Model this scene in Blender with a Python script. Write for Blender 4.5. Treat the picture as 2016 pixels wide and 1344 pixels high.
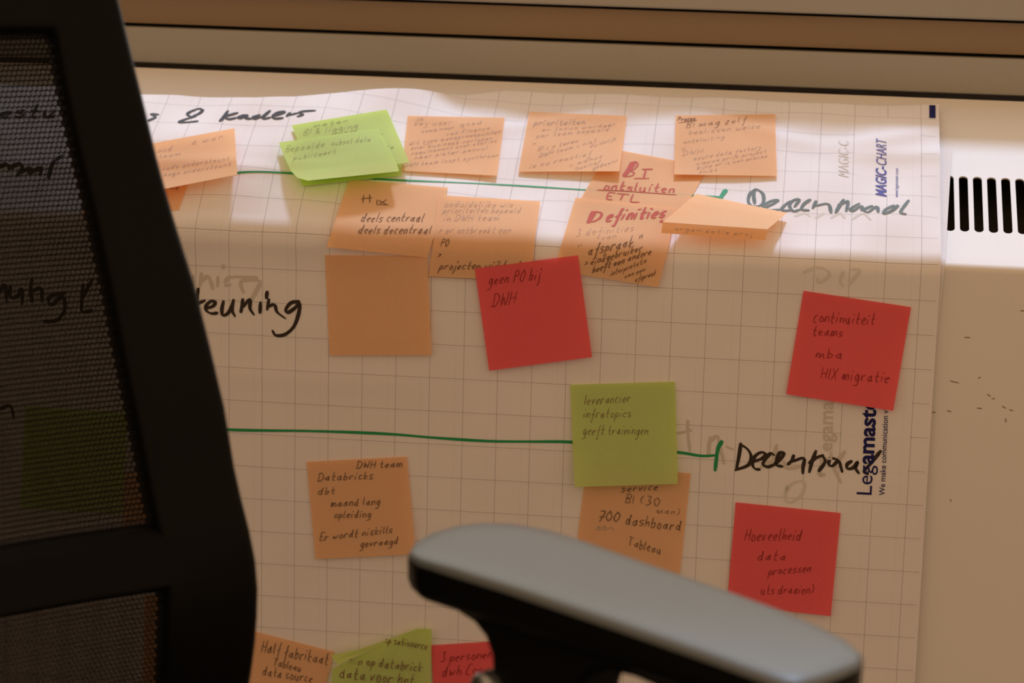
import bpy, bmesh, math, random
import numpy as np
from mathutils import Vector

random.seed(4)
for o in list(bpy.data.objects): bpy.data.objects.remove(o)
SC = bpy.context.scene
COL = SC.collection

# ------------------------------------------------------------------ camera, light, exposure
ZB = 0.72                       # height of the casing's front edge above the floor
FPX = 4800.0
PITCH, YAW, ROLL = .2094, -.1227, .0257
CAM = np.array([-.0779, -1.723, .2983 + ZB])
cp, sp, cy, sy = math.cos(PITCH), math.sin(PITCH), math.cos(YAW), math.sin(YAW)
FW = np.array([sy*cp, cy*cp, -sp]); _r = np.array([cy, -sy, 0.]); _u = np.cross(_r, FW)
RT = math.cos(ROLL)*_r + math.sin(ROLL)*_u
UP = -math.sin(ROLL)*_r + math.cos(ROLL)*_u

cam = bpy.data.cameras.new('camera'); co = bpy.data.objects.new('camera', cam); COL.objects.link(co)
from mathutils import Matrix
M4 = Matrix.Identity(4)
for i in range(3):
    M4[i][0] = RT[i]; M4[i][1] = UP[i]; M4[i][2] = -FW[i]; M4[i][3] = CAM[i]
co.matrix_world = M4
cam.sensor_width = 36.0; cam.lens = FPX/2016*36; cam.clip_start = .02
cam.dof.use_dof = True; cam.dof.focus_distance = 1.70; cam.dof.aperture_fstop = 8.0
SC.camera = co

w = bpy.data.worlds.new('room_air'); SC.world = w; w.use_nodes = True
bg = w.node_tree.nodes['Background']; bg.inputs[0].default_value = (.415, .266, .152, 1); bg.inputs[1].default_value = 1.55

sun = bpy.data.lights.new('sun', 'SUN'); sun.energy = 3.35; sun.angle = math.radians(6); sun.color = (.54, .70, 1.0)
so = bpy.data.objects.new('sun', sun); COL.objects.link(so)
SUN_E = math.radians(60.8)
so.rotation_euler = Vector((0, math.cos(SUN_E), math.sin(SUN_E))).to_track_quat('Z', 'Y').to_euler()
so.location = (0, 2, 4)
sky = bpy.data.lights.new('window_daylight', 'AREA'); sky.shape = 'RECTANGLE'; sky.size = 2.2; sky.size_y = .95
sky.energy = 8; sky.color = (.86, .96, 1.0)
sk = bpy.data.objects.new('window_daylight', sky); COL.objects.link(sk)
sk.location = (-.2, .29, ZB + .66)
sk.rotation_euler = Vector((0, 1, 0)).to_track_quat('Z', 'Y').to_euler()

SC.view_settings.view_transform = 'Standard'; SC.view_settings.look = 'None'
SC.view_settings.gamma = 1.0; SC.view_settings.use_curve_mapping = False
SC.view_settings.exposure = 0.0

# ------------------------------------------------------------------ helpers
def link(o, parent=None):
    COL.objects.link(o)
    if parent is not None: o.parent = parent
    return o
def mesh_obj(name, verts, faces, mat=None, parent=None, smooth=False, uvs=None):
    me = bpy.data.meshes.new(name)
    me.from_pydata([tuple(map(float, v)) for v in verts], [], [tuple(f) for f in faces])
    if uvs is not None:
        uv = me.uv_layers.new(name='UVMap')
        for l in me.loops: uv.data[l.index].uv = uvs[l.vertex_index]
    if smooth:
        for p in me.polygons: p.use_smooth = True
    me.update()
    if mat: me.materials.append(mat)
    return link(bpy.data.objects.new(name, me), parent)
def tag(o, label=None, cat=None, group=None, kind=None):
    if label: o['label'] = label
    if cat: o['category'] = cat
    if group: o['group'] = group
    if kind: o['kind'] = kind
    return o
def empty(name, loc=(0, 0, 0)):
    o = bpy.data.objects.new(name, None); o.location = loc; COL.objects.link(o); o.empty_display_size = .05
    return o
def keep(o, parent):             # parent while keeping world coordinates (parents only have a location)
    o.parent = parent; o.location = tuple(-np.array(parent.location)); return o
def bm_obj(name, bm, mat, parent=None, smooth=False):
    me = bpy.data.meshes.new(name); bm.to_mesh(me); bm.free()
    if smooth:
        for p in me.polygons: p.use_smooth = True
    me.materials.append(mat)
    return link(bpy.data.objects.new(name, me), parent)
def boxm(bm, x0, x1, y0, y1, z0, z1):
    vs = [bm.verts.new(p) for p in [(x0,y0,z0),(x1,y0,z0),(x1,y1,z0),(x0,y1,z0),(x0,y0,z1),(x1,y0,z1),(x1,y1,z1),(x0,y1,z1)]]
    for f in [(0,3,2,1),(4,5,6,7),(0,1,5,4),(1,2,6,5),(2,3,7,6),(3,0,4,7)]: bm.faces.new([vs[i] for i in f])
def box(name, x0, x1, y0, y1, z0, z1, mat, parent=None, bevel=0):
    bm = bmesh.new(); boxm(bm, x0, x1, y0, y1, z0, z1)
    if bevel: bmesh.ops.bevel(bm, geom=list(bm.edges), offset=bevel, segments=3, affect='EDGES', profile=.5)
    return bm_obj(name, bm, mat, parent)

# ------------------------------------------------------------------ materials
def pmat(name, col, rough=.8, spec=.3, noise=0.0, nscale=60, bump=0.0, metal=0.0):
    m = bpy.data.materials.new(name); m.use_nodes = True; nt = m.node_tree; b = nt.nodes['Principled BSDF']
    b.inputs['Roughness'].default_value = rough; b.inputs['Specular IOR Level'].default_value = spec
    b.inputs['Metallic'].default_value = metal
    b.inputs['Base Color'].default_value = (*col, 1)
    if noise or bump:
        tc = nt.nodes.new('ShaderNodeTexCoord'); n = nt.nodes.new('ShaderNodeTexNoise')
        n.inputs['Scale'].default_value = nscale; n.inputs['Detail'].default_value = 5
        nt.links.new(tc.outputs['Object'], n.inputs['Vector'])
        if noise:
            mx = nt.nodes.new('ShaderNodeMix'); mx.data_type = 'RGBA'
            mx.inputs[6].default_value = (*[c*(1-noise) for c in col], 1); mx.inputs[7].default_value = (*[min(1, c*(1+noise)) for c in col], 1)
            nt.links.new(n.outputs['Fac'], mx.inputs[0]); nt.links.new(mx.outputs[2], b.inputs['Base Color'])
        if bump:
            bp = nt.nodes.new('ShaderNodeBump'); bp.inputs['Strength'].default_value = bump; bp.inputs['Distance'].default_value = .001
            nt.links.new(n.outputs['Fac'], bp.inputs['Height']); nt.links.new(bp.outputs[0], b.inputs['Normal'])
    return m
def note_mat(name, col, trans, tmix):
    m = bpy.data.materials.new(name); m.use_nodes = True; nt = m.node_tree; nt.nodes.clear()
    out = nt.nodes.new('ShaderNodeOutputMaterial'); d = nt.nodes.new('ShaderNodeBsdfDiffuse'); t = nt.nodes.new('ShaderNodeBsdfTranslucent')
    mx = nt.nodes.new('ShaderNodeMixShader'); mx.inputs[0].default_value = tmix
    tc = nt.nodes.new('ShaderNodeTexCoord'); n = nt.nodes.new('ShaderNodeTexNoise'); n.inputs['Scale'].default_value = 900; n.inputs['Detail'].default_value = 4
    nt.links.new(tc.outputs['Object'], n.inputs['Vector'])
    c = nt.nodes.new('ShaderNodeMix'); c.data_type = 'RGBA'
    c.inputs[6].default_value = (*[v*.9 for v in col], 1); c.inputs[7].default_value = (*[min(1, v*1.1) for v in col], 1)
    nt.links.new(n.outputs['Fac'], c.inputs[0]); nt.links.new(c.outputs[2], d.inputs[0])
    t.inputs[0].default_value = (*trans, 1)
    nt.links.new(d.outputs[0], mx.inputs[1]); nt.links.new(t.outputs[0], mx.inputs[2]); nt.links.new(mx.outputs[0], out.inputs[0])
    return m
CASE = pmat('cream_steel', (.80, .76, .71), .55, .25, .03, 400, .05)
FRAME = pmat('taupe_aluminium', (.385, .365, .315), .6, .25, .03, 300)
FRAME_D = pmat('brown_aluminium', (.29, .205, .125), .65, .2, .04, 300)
BLACK = pmat('black_void', (.012, .011, .010), .9, .05)
SLOT = pmat('dark_inside', (.03, .026, .02), .9, .1, .4, 200)
PLAS = pmat('black_chair_plastic', (.004, .004, .0035), .40, .09, .1, 300)
PAD = pmat('arm_pad_sheen_grey', (.10, .118, .12), .42, .9, .12, 900, .1)  # window sheen on the black pad, put into the colour as grey
MESHM = pmat('black_mesh_fabric', (.008, .007, .006), .95, .05)
SEATM = pmat('black_seat_fabric', (.02, .02, .02), .95, .1, .3, 500, .3)
METAL = pmat('polished_metal', (.35, .36, .36), .25, .5, metal=.9)
ORANGE = note_mat('orange_note_paper', (.98, .68, .41), (1.0, .36, .08), .36)
RED = note_mat('red_note_paper', (.95, .155, .175), (1.0, .12, .10), .22)
GREEN = note_mat('green_note_paper', (.68, .775, .32), (.55, .85, .02), .37)
PEN = pmat('pen_ink', (.23, .135, .085), .8, .1)
PEN_R = pmat('pen_ink_on_red', (.34, .042, .042), .8, .1)
PEN_LIT = pmat('pen_ink_lit_tone', (.52, .36, .27), .9, .1)  # pen ink paled as it looks in sunlight, light put into the colour
PEN_LIT_G = pmat('pen_ink_lit_tone_green', (.36, .36, .17), .9, .1)  # the same sunlit paling of the ink, for strokes on green notes
MARK = pmat('black_marker', (.035, .022, .014), .6, .3, .5, 800)
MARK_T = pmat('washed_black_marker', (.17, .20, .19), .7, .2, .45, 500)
MARK_G = pmat('green_marker', (.02, .29, .10), .6, .3, .2, 500)
MARK_R = pmat('red_marker', (.52, .10, .065), .7, .2, .2, 500)
NAVY = pmat('navy_print', (.012, .012, .10), .7, .2)
BLUE = pmat('blue_print', (.10, .10, .33), .7, .2)
GHOST = pmat('show_through', (.62, .57, .50), .9, .1)
GHOST2 = pmat('faint_show_through', (.70, .66, .61), .9, .1)
SCUFF = pmat('scuff', (.30, .20, .11), .9, .1)
def sheet_mat(name, box=True, base=(.84, .80, .79)):
    m = bpy.data.materials.new(name); m.use_nodes = True; nt = m.node_tree; N = nt.nodes; L = nt.links
    b = N['Principled BSDF']; b.inputs['Roughness'].default_value = .85; b.inputs['Specular IOR Level'].default_value = .15
    uv = N.new('ShaderNodeUVMap'); sx = N.new('ShaderNodeSeparateXYZ'); L.new(uv.outputs[0], sx.inputs[0])
    def mt(op, a, bb=None, c=None):
        n = N.new('ShaderNodeMath'); n.operation = op
        for i, v in enumerate((a, bb, c)):
            if v is None: continue
            if isinstance(v, (int, float)): n.inputs[i].default_value = v
            else: L.new(v, n.inputs[i])
        return n.outputs[0]
    u, t = sx.outputs[0], sx.outputs[1]            # millimetres / 100
    def line(v, off, wd):                          # 1 on a line every 25 mm
        d = mt('PINGPONG', mt('ADD', v, 10.0+off), .125)
        return mt('LESS_THAN', d, wd)
    def dots(v): return mt('LESS_THAN', mt('FRACT', mt('MULTIPLY', v, 1/.0078)), .58)
    def between(v, a, c): return mt('MULTIPLY', mt('GREATER_THAN', v, a), mt('LESS_THAN', v, c))
    ver = mt('MULTIPLY', line(u, 0, .0021), dots(t)); hor = mt('MULTIPLY', line(t, 0, .0021), dots(u))
    hor = mt('MULTIPLY', hor, mt('LESS_THAN', u, .115)); ver = mt('MULTIPLY', ver, mt('LESS_THAN', u, .05))
    if box:
        for (a, c) in ((.765, 1.735), (-1.735, -.765)):
            inb = mt('MULTIPLY', between(u, -.49, -.01), between(t, a, c))
            hor = mt('MULTIPLY', hor, mt('SUBTRACT', 1, inb))
            inv = mt('MULTIPLY', between(u, -.26, -.24), between(t, a-.015, c+.015))
            ver = mt('MULTIPLY', ver, mt('SUBTRACT', 1, inv))
    g = mt('MAXIMUM', ver, hor)
    g2 = mt('MAXIMUM', line(u, .062, .0025), line(t, .018, .0025))
    tc = N.new('ShaderNodeTexCoord'); nz = N.new('ShaderNodeTexNoise'); nz.inputs['Scale'].default_value = 14; nz.inputs['Detail'].default_value = 6
    L.new(tc.outputs['Object'], nz.inputs['Vector'])
    c0 = N.new('ShaderNodeMix'); c0.data_type = 'RGBA'; c0.inputs[6].default_value = (*[v*.93 for v in base], 1); c0.inputs[7].default_value = (*[min(1, v*1.05) for v in base], 1)
    L.new(nz.outputs['Fac'], c0.inputs[0])
    c1 = N.new('ShaderNodeMix'); c1.data_type = 'RGBA'; L.new(mt('MULTIPLY', g2, .09), c1.inputs[0]); L.new(c0.outputs[2], c1.inputs[6]); c1.inputs[7].default_value = (.25, .22, .2, 1)
    c2 = N.new('ShaderNodeMix'); c2.data_type = 'RGBA'; L.new(mt('MULTIPLY', g, .95), c2.inputs[0]); L.new(c1.outputs[2], c2.inputs[6]); c2.inputs[7].default_value = (.17, .15, .16, 1)
    L.new(c2.outputs[2], b.inputs['Base Color'])
    bp = N.new('ShaderNodeBump'); bp.inputs['Strength'].default_value = .25; bp.inputs['Distance'].default_value = .004
    L.new(nz.outputs['Fac'], bp.inputs['Height']); L.new(bp.outputs[0], b.inputs['Normal'])
    return m
SHEET = sheet_mat('gridded_sheet')
SHEET2 = sheet_mat('gridded_sheet_under', False)

# ------------------------------------------------------------------ the casing's outline and sheets lying on it
S = .4901
class Profile:                   # vertical front, rounded edge, sloping top; t = length up from the edge
    def __init__(self, off, R):
        self.off, self.R = off, R
        self.phi = math.pi/2 - S; self.L = R*math.tan(self.phi/2)
        self.zc = off*(1-math.sin(S))/math.cos(S)
    def at(self, t):
        a0 = self.zc - self.L; a1 = a0 + self.R*self.phi
        if t <= a0: return -self.off, t, math.pi/2
        th = math.pi/2 - min(t-a0, a1-a0)/self.R
        y = -self.off + self.R*(1-math.sin(th)); z = a0 + self.R*math.cos(th)
        if t > a1:
            y += (t-a1)*math.cos(S); z += (t-a1)*math.sin(S)
        return y, z, th
PC = Profile(0.0, .007); PS = Profile(.0022, .017); PU = Profile(.0014, .0135)
def sst(x, a, b):
    x = min(1, max(0, (x-a)/(b-a))); return x*x*(3-2*x)
def sheet_bump(u, t):
    h = .0008*sst(t, .05, .125)
    h += .021*sst(t, -.03, .085)*(1-sst(u, -.46, -.30))
    h -= .0035*math.exp(-((u+.355+.3*(t-.17))/.022)**2)*sst(t, .11, .16)
    h += .0016*math.exp(-((t-.155-.02*math.sin(u*23))/.010)**2)*sst(u, -.42, -.30)
    h += .0020*math.exp(-((t-.118-.01*math.sin(u*9+1))/.009)**2)*sst(u, -.10, 0.0)
    h += .0012*(math.exp(-abs(t+.1045+.004*(u+.5))/.004))*(1-sst(u, -.42, -.30))
    h += .0014*math.exp(-((t-.040-.02*u-.02)/.006)**2)*(1-sst(u, -.52, -.40))
    k = sst(t, -.05, .03)
    h += k*(.0016*math.sin(u*31+t*22+.8)*math.sin(t*40+u*7) + .0006*math.sin(u*80-t*60))
    h += (1-k)*(.0005*math.sin(u*21+t*17) + .0006*math.sin(u*13-t*8))+.0012
    h += k*.0012
    return math.sqrt((h-.0004)**2+2e-7)*.5+(h-.0004)*.5+.0004   # never dips into the sheet below
def surf(u, t, h, prof=PS, bump=True):
    y, z, th = prof.at(t)
    H = h + (sheet_bump(u, t) if bump else 0)
    return np.array([u, y - math.sin(th)*H, ZB + z + math.cos(th)*H])
def ray(px, py):
    v = FW*FPX + RT*(px-1008) - UP*(py-672); return v/np.linalg.norm(v)
def solve(px, py, h, g=(-.3, .0), fn=surf):
    """sheet coordinates (u, t) of the point seen at a pixel, at height h over the sheet"""
    u, t = g
    def F(u, t):
        d = fn(u, t, h) - CAM; z = d@FW
        return np.array([FPX*(d@RT)/z - (px-1008), -FPX*(d@UP)/z - (py-672)])
    for it in range(25):
        r = F(u, t)
        if abs(r).max() < .05: break
        e = 1e-5; J = np.array([(F(u+e, t)-r)/e, (F(u, t+e)-r)/e]).T
        st = np.linalg.solve(J, -r); m = abs(st).max()
        if m > .06: st *= .06/m
        u += st[0]; t += st[1]
    return u, t
def plane_hit(px, py, n, p0):
    v = ray(px, py); n = np.array(n, float); return CAM + v*(((np.array(p0)-CAM)@n)/(v@n))

# ------------------------------------------------------------------ setting
FLOORM = pmat('grey_carpet', (.10, .085, .07), .95, .1, .4, 300, .4)
WALLM = pmat('painted_wall', (.72, .66, .58), .85, .2, .03, 50)
YW = .1916
bm = bmesh.new(); boxm(bm, -2.2, 2.0, -2.6, .6, -.05, 0.0)
tag(bm_obj('floor', bm, FLOORM), kind='structure')
bm = bmesh.new()
boxm(bm, -2.2, 2.0, .34, .46, 0, ZB+.1015)
boxm(bm, -2.2, -1.4, .34, .46, ZB+.10, 2.6); boxm(bm, 1.0, 2.0, .34, .46, ZB+.10, 2.6)
boxm(bm, -1.4, 1.0, .34, .46, ZB+1.16, 2.6)
tag(bm_obj('wall_back', bm, WALLM), kind='structure')
win = empty('window_1', (-.2, YW, ZB+.10)); win['kind'] = 'structure'
def wpart(name, *a, **k):
    o = box(name, *a, **k); keep(o, win); return o
X0, X1 = -1.4, 1.0
wpart('lower_rail', X0, X1, YW, .42, ZB+.1022, ZB+.1303, FRAME, bevel=.0010)
wpart('recessed_rail', X0, X1, YW+.007, .42, ZB+.1332, ZB+.1572, FRAME_D)
wpart('joint_backing', X0, X1, YW+.016, .42, ZB+.1300, ZB+.1605, BLACK)
wpart('upper_rail', X0, X1, YW-.001, .42, ZB+.1597, ZB+.1780, FRAME, bevel=.002)
wpart('side_jamb', X0-.05, X0, YW, .34, ZB+.10, ZB+1.2, FRAME, bevel=.002)
wpart('side_jamb', X1, X1+.05, YW, .34, ZB+.10, ZB+1.2, FRAME, bevel=.002)
wpart('head_rail', X0, X1, YW, .34, ZB+1.14, ZB+1.2, FRAME, bevel=.002)
gm = bpy.data.materials.new('window_glass'); gm.use_nodes = True; nt = gm.node_tree; nt.nodes.clear()
o_ = nt.nodes.new('ShaderNodeOutputMaterial'); tr = nt.nodes.new('ShaderNodeBsdfTransparent'); gl = nt.nodes.new('ShaderNodeBsdfGlossy'); gl.inputs['Roughness'].default_value = .02
mx = nt.nodes.new('ShaderNodeMixShader'); mx.inputs[0].default_value = .06
nt.links.new(tr.outputs[0], mx.inputs[1]); nt.links.new(gl.outputs[0], mx.inputs[2]); nt.links.new(mx.outputs[0], o_.inputs[0])
wpart('glass_pane', X0, X1, .262, .266, ZB+.178, ZB+1.14, gm)

# ------------------------------------------------------------------ radiator casing
case = empty('radiator_casing', (-.2, .1, 0))
tag(case, 'cream metal radiator casing with slotted sloping top, under the window frame', 'radiator cover')
XA, XB = -1.5, 1.1
ts = [-.70, -.4, -.2, -.05] + list(np.linspace(PC.zc-PC.L, PC.zc-PC.L+PC.R*PC.phi, 11)) + [.012]
vs = []; fs = []
for t in ts:
    y, z, th = PC.at(t)
    for x in (XA, XB): vs.append((x, y, ZB+z))
for i in range(len(ts)-1): fs.append((2*i, 2*i+1, 2*i+3, 2*i+2))
fp = mesh_obj('front_panel', vs, fs, CASE, smooth=True); keep(fp, case)
def flat_t(px, py):
    p = plane_hit(px, py, (0, -math.sin(S), math.cos(S)), (0, 0, ZB)); return p[0], p[1]/math.cos(S)
sl = [flat_t(x, y) for x, y in ((1893.7, 348), (2004.7, 354), (1902, 458))]
pitch = (sl[1][0]-sl[0][0])/4; xs0 = (sl[0][0]+sl[2][0])/2
tlo, thi = sl[2][1]+.0005, sl[0][1]
sw = .0066
cu = bpy.data.curves.new('slots', 'CURVE'); cu.dimensions = '2D'; cu.fill_mode = 'BOTH'; cu.extrude = .0006
def poly(pts):
    s_ = cu.splines.new('POLY'); s_.points.add(len(pts)-1)
    for p, (x, y) in zip(s_.points, pts): p.co = (x, y, 0, 1)
    s_.use_cyclic_u = True
TT = .2088
poly([(XA, .012), (XB, .012), (XB, TT), (XA, TT)])
for k in range(-2, 60):
    x = xs0 + k*pitch
    pts = []
    for a in range(9):
        an = math.pi*a/8; pts.append((x+sw/2*math.cos(an), thi-sw/2+sw/2*math.sin(an)))
    for a in range(9):
        an = math.pi+math.pi*a/8; pts.append((x+sw/2*math.cos(an), tlo+sw/2+sw/2*math.sin(an)))
    poly(pts)
tmp = bpy.data.objects.new('slots', cu); COL.objects.link(tmp)
dg = bpy.context.evaluated_depsgraph_get()
me = bpy.data.meshes.new_from_object(tmp.evaluated_get(dg)); bpy.data.objects.remove(tmp)
y1, z1, _ = PC.at(.012); dsh = .012
for v in me.vertices:
    x, t, e = v.co
    yy = y1 + (t-dsh)*math.cos(S) - math.sin(S)*(e-.0006); zz = z1 + (t-dsh)*math.sin(S) + math.cos(S)*(e-.0006)
    v.co = (x, yy, ZB+zz)
me.materials.clear(); me.materials.append(CASE)
tp = bpy.data.objects.new('top_panel', me); COL.objects.link(tp); keep(tp, case)
nb = Vector((0, -math.sin(S), math.cos(S)))
vs = []
for t, dn in ((.018, .030), (.205, .030)):
    for x in (XA+.01, XB-.01): vs.append((x, t*math.cos(S)+math.sin(S)*dn, ZB+t*math.sin(S)-math.cos(S)*dn))
keep(mesh_obj('inner_baffle', vs, [(0, 1, 3, 2)], SLOT), case)
for xx, nme in ((XA, 'end_panel'), (XB-.002, 'end_panel')):
    prof = [PC.at(t)[:2] for t in ts[3:]] + [(TT*math.cos(S), TT*math.sin(S)), (TT*math.cos(S), -.70), (0, -.70)]
    n = len(prof); vs = [(xx, y, ZB+z) for y, z in prof] + [(xx+.002, y, ZB+z) for y, z in prof]
    fs = [tuple(range(n)), tuple(range(2*n-1, n-1, -1))] + [(i, i+n, (i+1) % n+n, (i+1) % n) for i in range(n)]
    keep(mesh_obj(nme, vs, fs, CASE), case)
keep(box('dark_gap_liner', XA, XB, TT*math.cos(S)+.001, YW+.03, ZB+.05, ZB+.0860, BLACK), case)  # black liner added under the gap to keep light from leaking through

# ------------------------------------------------------------------ ribbons: ink on paper
def catmull(pts, n=4):
    if len(pts) < 3: 
        a, b = pts[0], pts[-1]; return [tuple(np.array(a)+(np.array(b)-np.array(a))*k/n) for k in range(n+1)]
    P = [np.array(p, float) for p in pts]; P = [2*P[0]-P[1]] + P + [2*P[-1]-P[-2]]
    out = []
    for i in range(1, len(P)-2):
        for k in range(n):
            t = k/n
            out.append(.5*((2*P[i]) + (-P[i-1]+P[i+1])*t + (2*P[i-1]-5*P[i]+4*P[i+1]-P[i+2])*t*t + (-P[i-1]+3*P[i]-3*P[i+1]+P[i+2])*t**3))
    out.append(P[-2]); return out
class Ink:
    def __init__(self, mapper): self.v = []; self.f = []; self.map = mapper; self.seq = 0
    def stroke(self, pts, wd, n=4, maxpx=14, taper=True):
        pl = catmull(pts, n)
        q = [np.array(pl[0])]
        for p in pl[1:]:
            p = np.array(p); d = np.linalg.norm(p-q[-1])
            m = max(1, int(d/maxpx))
            a = q[-1]
            for k in range(1, m+1): q.append(a+(p-a)*k/m)
        PN = [self.map(*p) for p in q]
        P = [a for a, _ in PN]; n_ = len(P); base = len(self.v)
        for i in range(n_):
            T = P[min(i+1, n_-1)] - P[max(i-1, 0)]; L = np.linalg.norm(T)
            T = T/L if L > 1e-9 else np.array([1., 0, 0])
            N = PN[i][1]; sd = np.cross(N, T); sd /= np.linalg.norm(sd)+1e-12
            ww = wd*(.62 if taper and i in (0, n_-1) else 1)
            ww *= 1 + .12*math.sin(self.seq*1.7+i*.6)
            if wd > .0019: ww *= .70 + .50*abs(T[0]*.55+T[2]*.84 if abs(T[1]) < .5 else T[0]*.5+T[1]*.86)
            c = P[i] + (T*(-wd*.35 if i == 0 else wd*.35 if i == n_-1 else 0))
            c = c + N*(.00002*(self.seq % 5))
            self.v += [c-sd*ww/2, c+sd*ww/2]
        for i in range(n_-1): self.f.append((base+2*i, base+2*i+1, base+2*i+3, base+2*i+2))
        self.seq += 1
    def build(self, name, mat, parent, label=None):
        if not self.v: return None
        o = mesh_obj(name, self.v, self.f, mat); keep(o, parent)
        if label: o['label'] = label
        return o
GL = {'a':'46 25 14 33 45 46 44 53','b':'19 16 13|15 36 45 33 13','c':'46 26 14 23 43','d':'45 26 14 33 45 49 44 53','e':'14 45 36 15 14 23 43',
'f':'49 38 30 20|15 46','g':'46 26 14 33 46 41 20 10','h':'19 13|14 36 45 43','i':'16 13|18 28','j':'26 21 10|28 29','k':'19 13|46 14 43','l':'19 14 23',
'm':'16 13 15 26 34 33 45 56 64 63','n':'16 13 15 36 45 43','o':'26 14 23 43 45 26','p':'16 10|14 26 45 33 14','q':'46 26 14 33 46 40','r':'16 13 15 36 46',
's':'46 26 15 44 33 13','t':'29 24 33 43|16 46','u':'16 14 23 43 46 43 53','v':'16 23 46','w':'16 23 35 43 66','x':'16 43|46 13','y':'16 24 44|46 31 10','z':'16 46 13 43',
'D':'19 13|09 39 57 55 33 03','W':'19 23 37 53 69','H':'19 13|59 53|16 56','B':'19 13|19 49 47 16 45 43 13','I':'19 13','P':'19 13|19 49 57 36 16','O':'39 17 15 33 55 57 39',
'T':'09 69|39 33','L':'19 13 53','E':'49 19 13 43|16 36','X':'19 53|59 13','A':'13 39 53|15 45','K':'19 13|59 16 53','S':'59 39 18 46 34 13','C':'59 39 16 14 33 53','R':'19 13|19 49 47 16 53',
'F':'49 19 13|16 36','U':'19 14 33 54 59','M':'13 19 36 59 53','N':'13 19 53 59','3':'19 49 36 55 33 13','7':'19 59 23|16 56','0':'39 17 15 33 55 57 39','4':'39 15 55|48 43','(':'39 17 15 33','(2':'','1':'19 13',')':'19 37 35 13','"':'19 17|39 37','>':'17 46 14','=':'15 45|13 43','-':'15 45','.':'13 14','&':'53 18 39 14 33 55',"'":'19 17','~':'15 26 34 45'}
def hand(ink, text, x0, y0, x1, y1, cap, wd, slant=.18, z=(0, 0, 1), jit=.25):
    """single-stroke handwriting along a baseline; coordinates in a zoomed view z = (ox, oy, scale)"""
    ox, oy, s = z; rnd = random.Random(len(text)*7+int(x0)); slant += .14; wd *= .86
    adv = []; 
    for c in text: adv.append(3.2 if c == ' ' else max(int(p[0]) for st in GL[c].split('|') for p in st.split())+1.5)
    tot = sum(adv); cx = 0
    for c, a in zip(text, adv):
        if c != ' ':
            dj = rnd.uniform(-jit, jit)
            for st in GL[c].split('|'):
                pts = []
                for p in st.split():
                    gx = (cx + int(p[0]) + rnd.uniform(-.3, .3))/tot; gy = (int(p[1])-3 + dj + rnd.uniform(-.38, .38))/6
                    X = x0 + (x1-x0)*gx + slant*cap*gy; Y = y0 + (y1-y0)*gx - cap*gy
                    pts.append((ox+X/s, oy+Y/s))
                ink.stroke(pts, wd, 3 if len(pts) > 2 else 2, 12)
        cx += a
def strokes(ink, data, wd, z=(0, 0, 1), n=4):
    ox, oy, s = z
    for st in data.split(';'):
        nums = [float(v) for v in st.replace(',', ' ').split()]
        ink.stroke([(ox+nums[i]/s, oy+nums[i+1]/s) for i in range(0, len(nums), 2)], wd, n)

# ------------------------------------------------------------------ gridded sheets
EDGE = [(0,166),(90,170),(275,186),(350,187),(500,192),(580,190),(660,183),(740,175),(800,174),(1000,178),(1250,187),(1420,192),(1500,198),(1600,203),(1847,205)]
ep = [solve(x, y, 0, (x/2700-.7, .16)) for x, y in EDGE]
eu = [p[0] for p in ep]; et = [p[1] for p in ep]
def ttop(u): return float(np.interp(u, eu, et))
def make_sheet(name, u0, u1, tb, top, prof, mat, nu, shear=0.0, bumpf=1.0):
    us = np.linspace(u0, u1, nu)
    base = list(np.arange(tb, -.03, .006)) + list(np.arange(-.03, .03, .002)) + list(np.arange(.03, .128, .004))
    vs = []; uvs = []; fs = []
    m = 14; nr = len(base)+m
    for r in range(nr):
        for uu in us:
            tt_ = top(uu)
            t = base[r] if r < len(base) else base[-1] + (tt_-base[-1])*(r-len(base)+1)/m
            x = uu + shear*t*sst(uu, u1-.2, u1)
            p = surf(x, t, 0, prof, True) if bumpf else surf(x, t, 0, prof, False)
            vs.append(p); uvs.append((x*10, t*10))
    for r in range(nr-1):
        for c in range(nu-1): fs.append((r*nu+c, r*nu+c+1, (r+1)*nu+c+1, (r+1)*nu+c))
    return mesh_obj(name, vs, fs, mat, smooth=True, uvs=uvs)
under = make_sheet('chart_sheet', -.78, .0165, -.41, lambda u: .142, PU, SHEET2, 60, shear=.045, bumpf=0)
tag(under, 'lower white gridded chart sheet, peeking out right of the written one', 'paper sheet')
sheet = make_sheet('chart_sheet', -.7865, .0135, -.395, ttop, PS, SHEET, 200)
tag(sheet, 'large white gridded chart sheet with marker writing, draped over the radiator casing edge', 'paper sheet')
_last = [(-.3, .0)]
def on_sheet(px, py, h=.00025):
    g = _last[0]
    u, t = solve(px, py, h, g)
    if not (-1.2 < u < .5 and -.8 < t < .35): u, t = solve(px, py, h, (px/2700-.7, .15 if py < 450 else -.05))
    _last[0] = (u, t)
    e = 1e-4; a = surf(u, t, h); N = np.cross(surf(u+e, t, h)-a, surf(u, t+e, h)-a); N /= np.linalg.norm(N)
    return a, N
def ink_on_sheet(name, mat, label, jobs, split=False):
    _last[0] = (-.3, .0); mp = (lambda x, y: on_sheet(x, y, .0001)) if 'show' in name else on_sheet
    k = Ink(mp)
    for j in jobs:
        if k is None: k = Ink(mp)
        if j[0] == 's': strokes(k, j[1], j[2], j[3])
        else: hand(k, *j[1:])
        if split: k.build(name, mat, sheet, label); k = None
    if k: k.build(name, mat, sheet, label)
Z2 = (1400, 760, 4.032); Z7 = (280, 480, 4.032); Z4 = (280, 180, 4.98); Z5 = (1416, 250, 3.36); Z3 = (1000, 150, 4.032)
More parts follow.
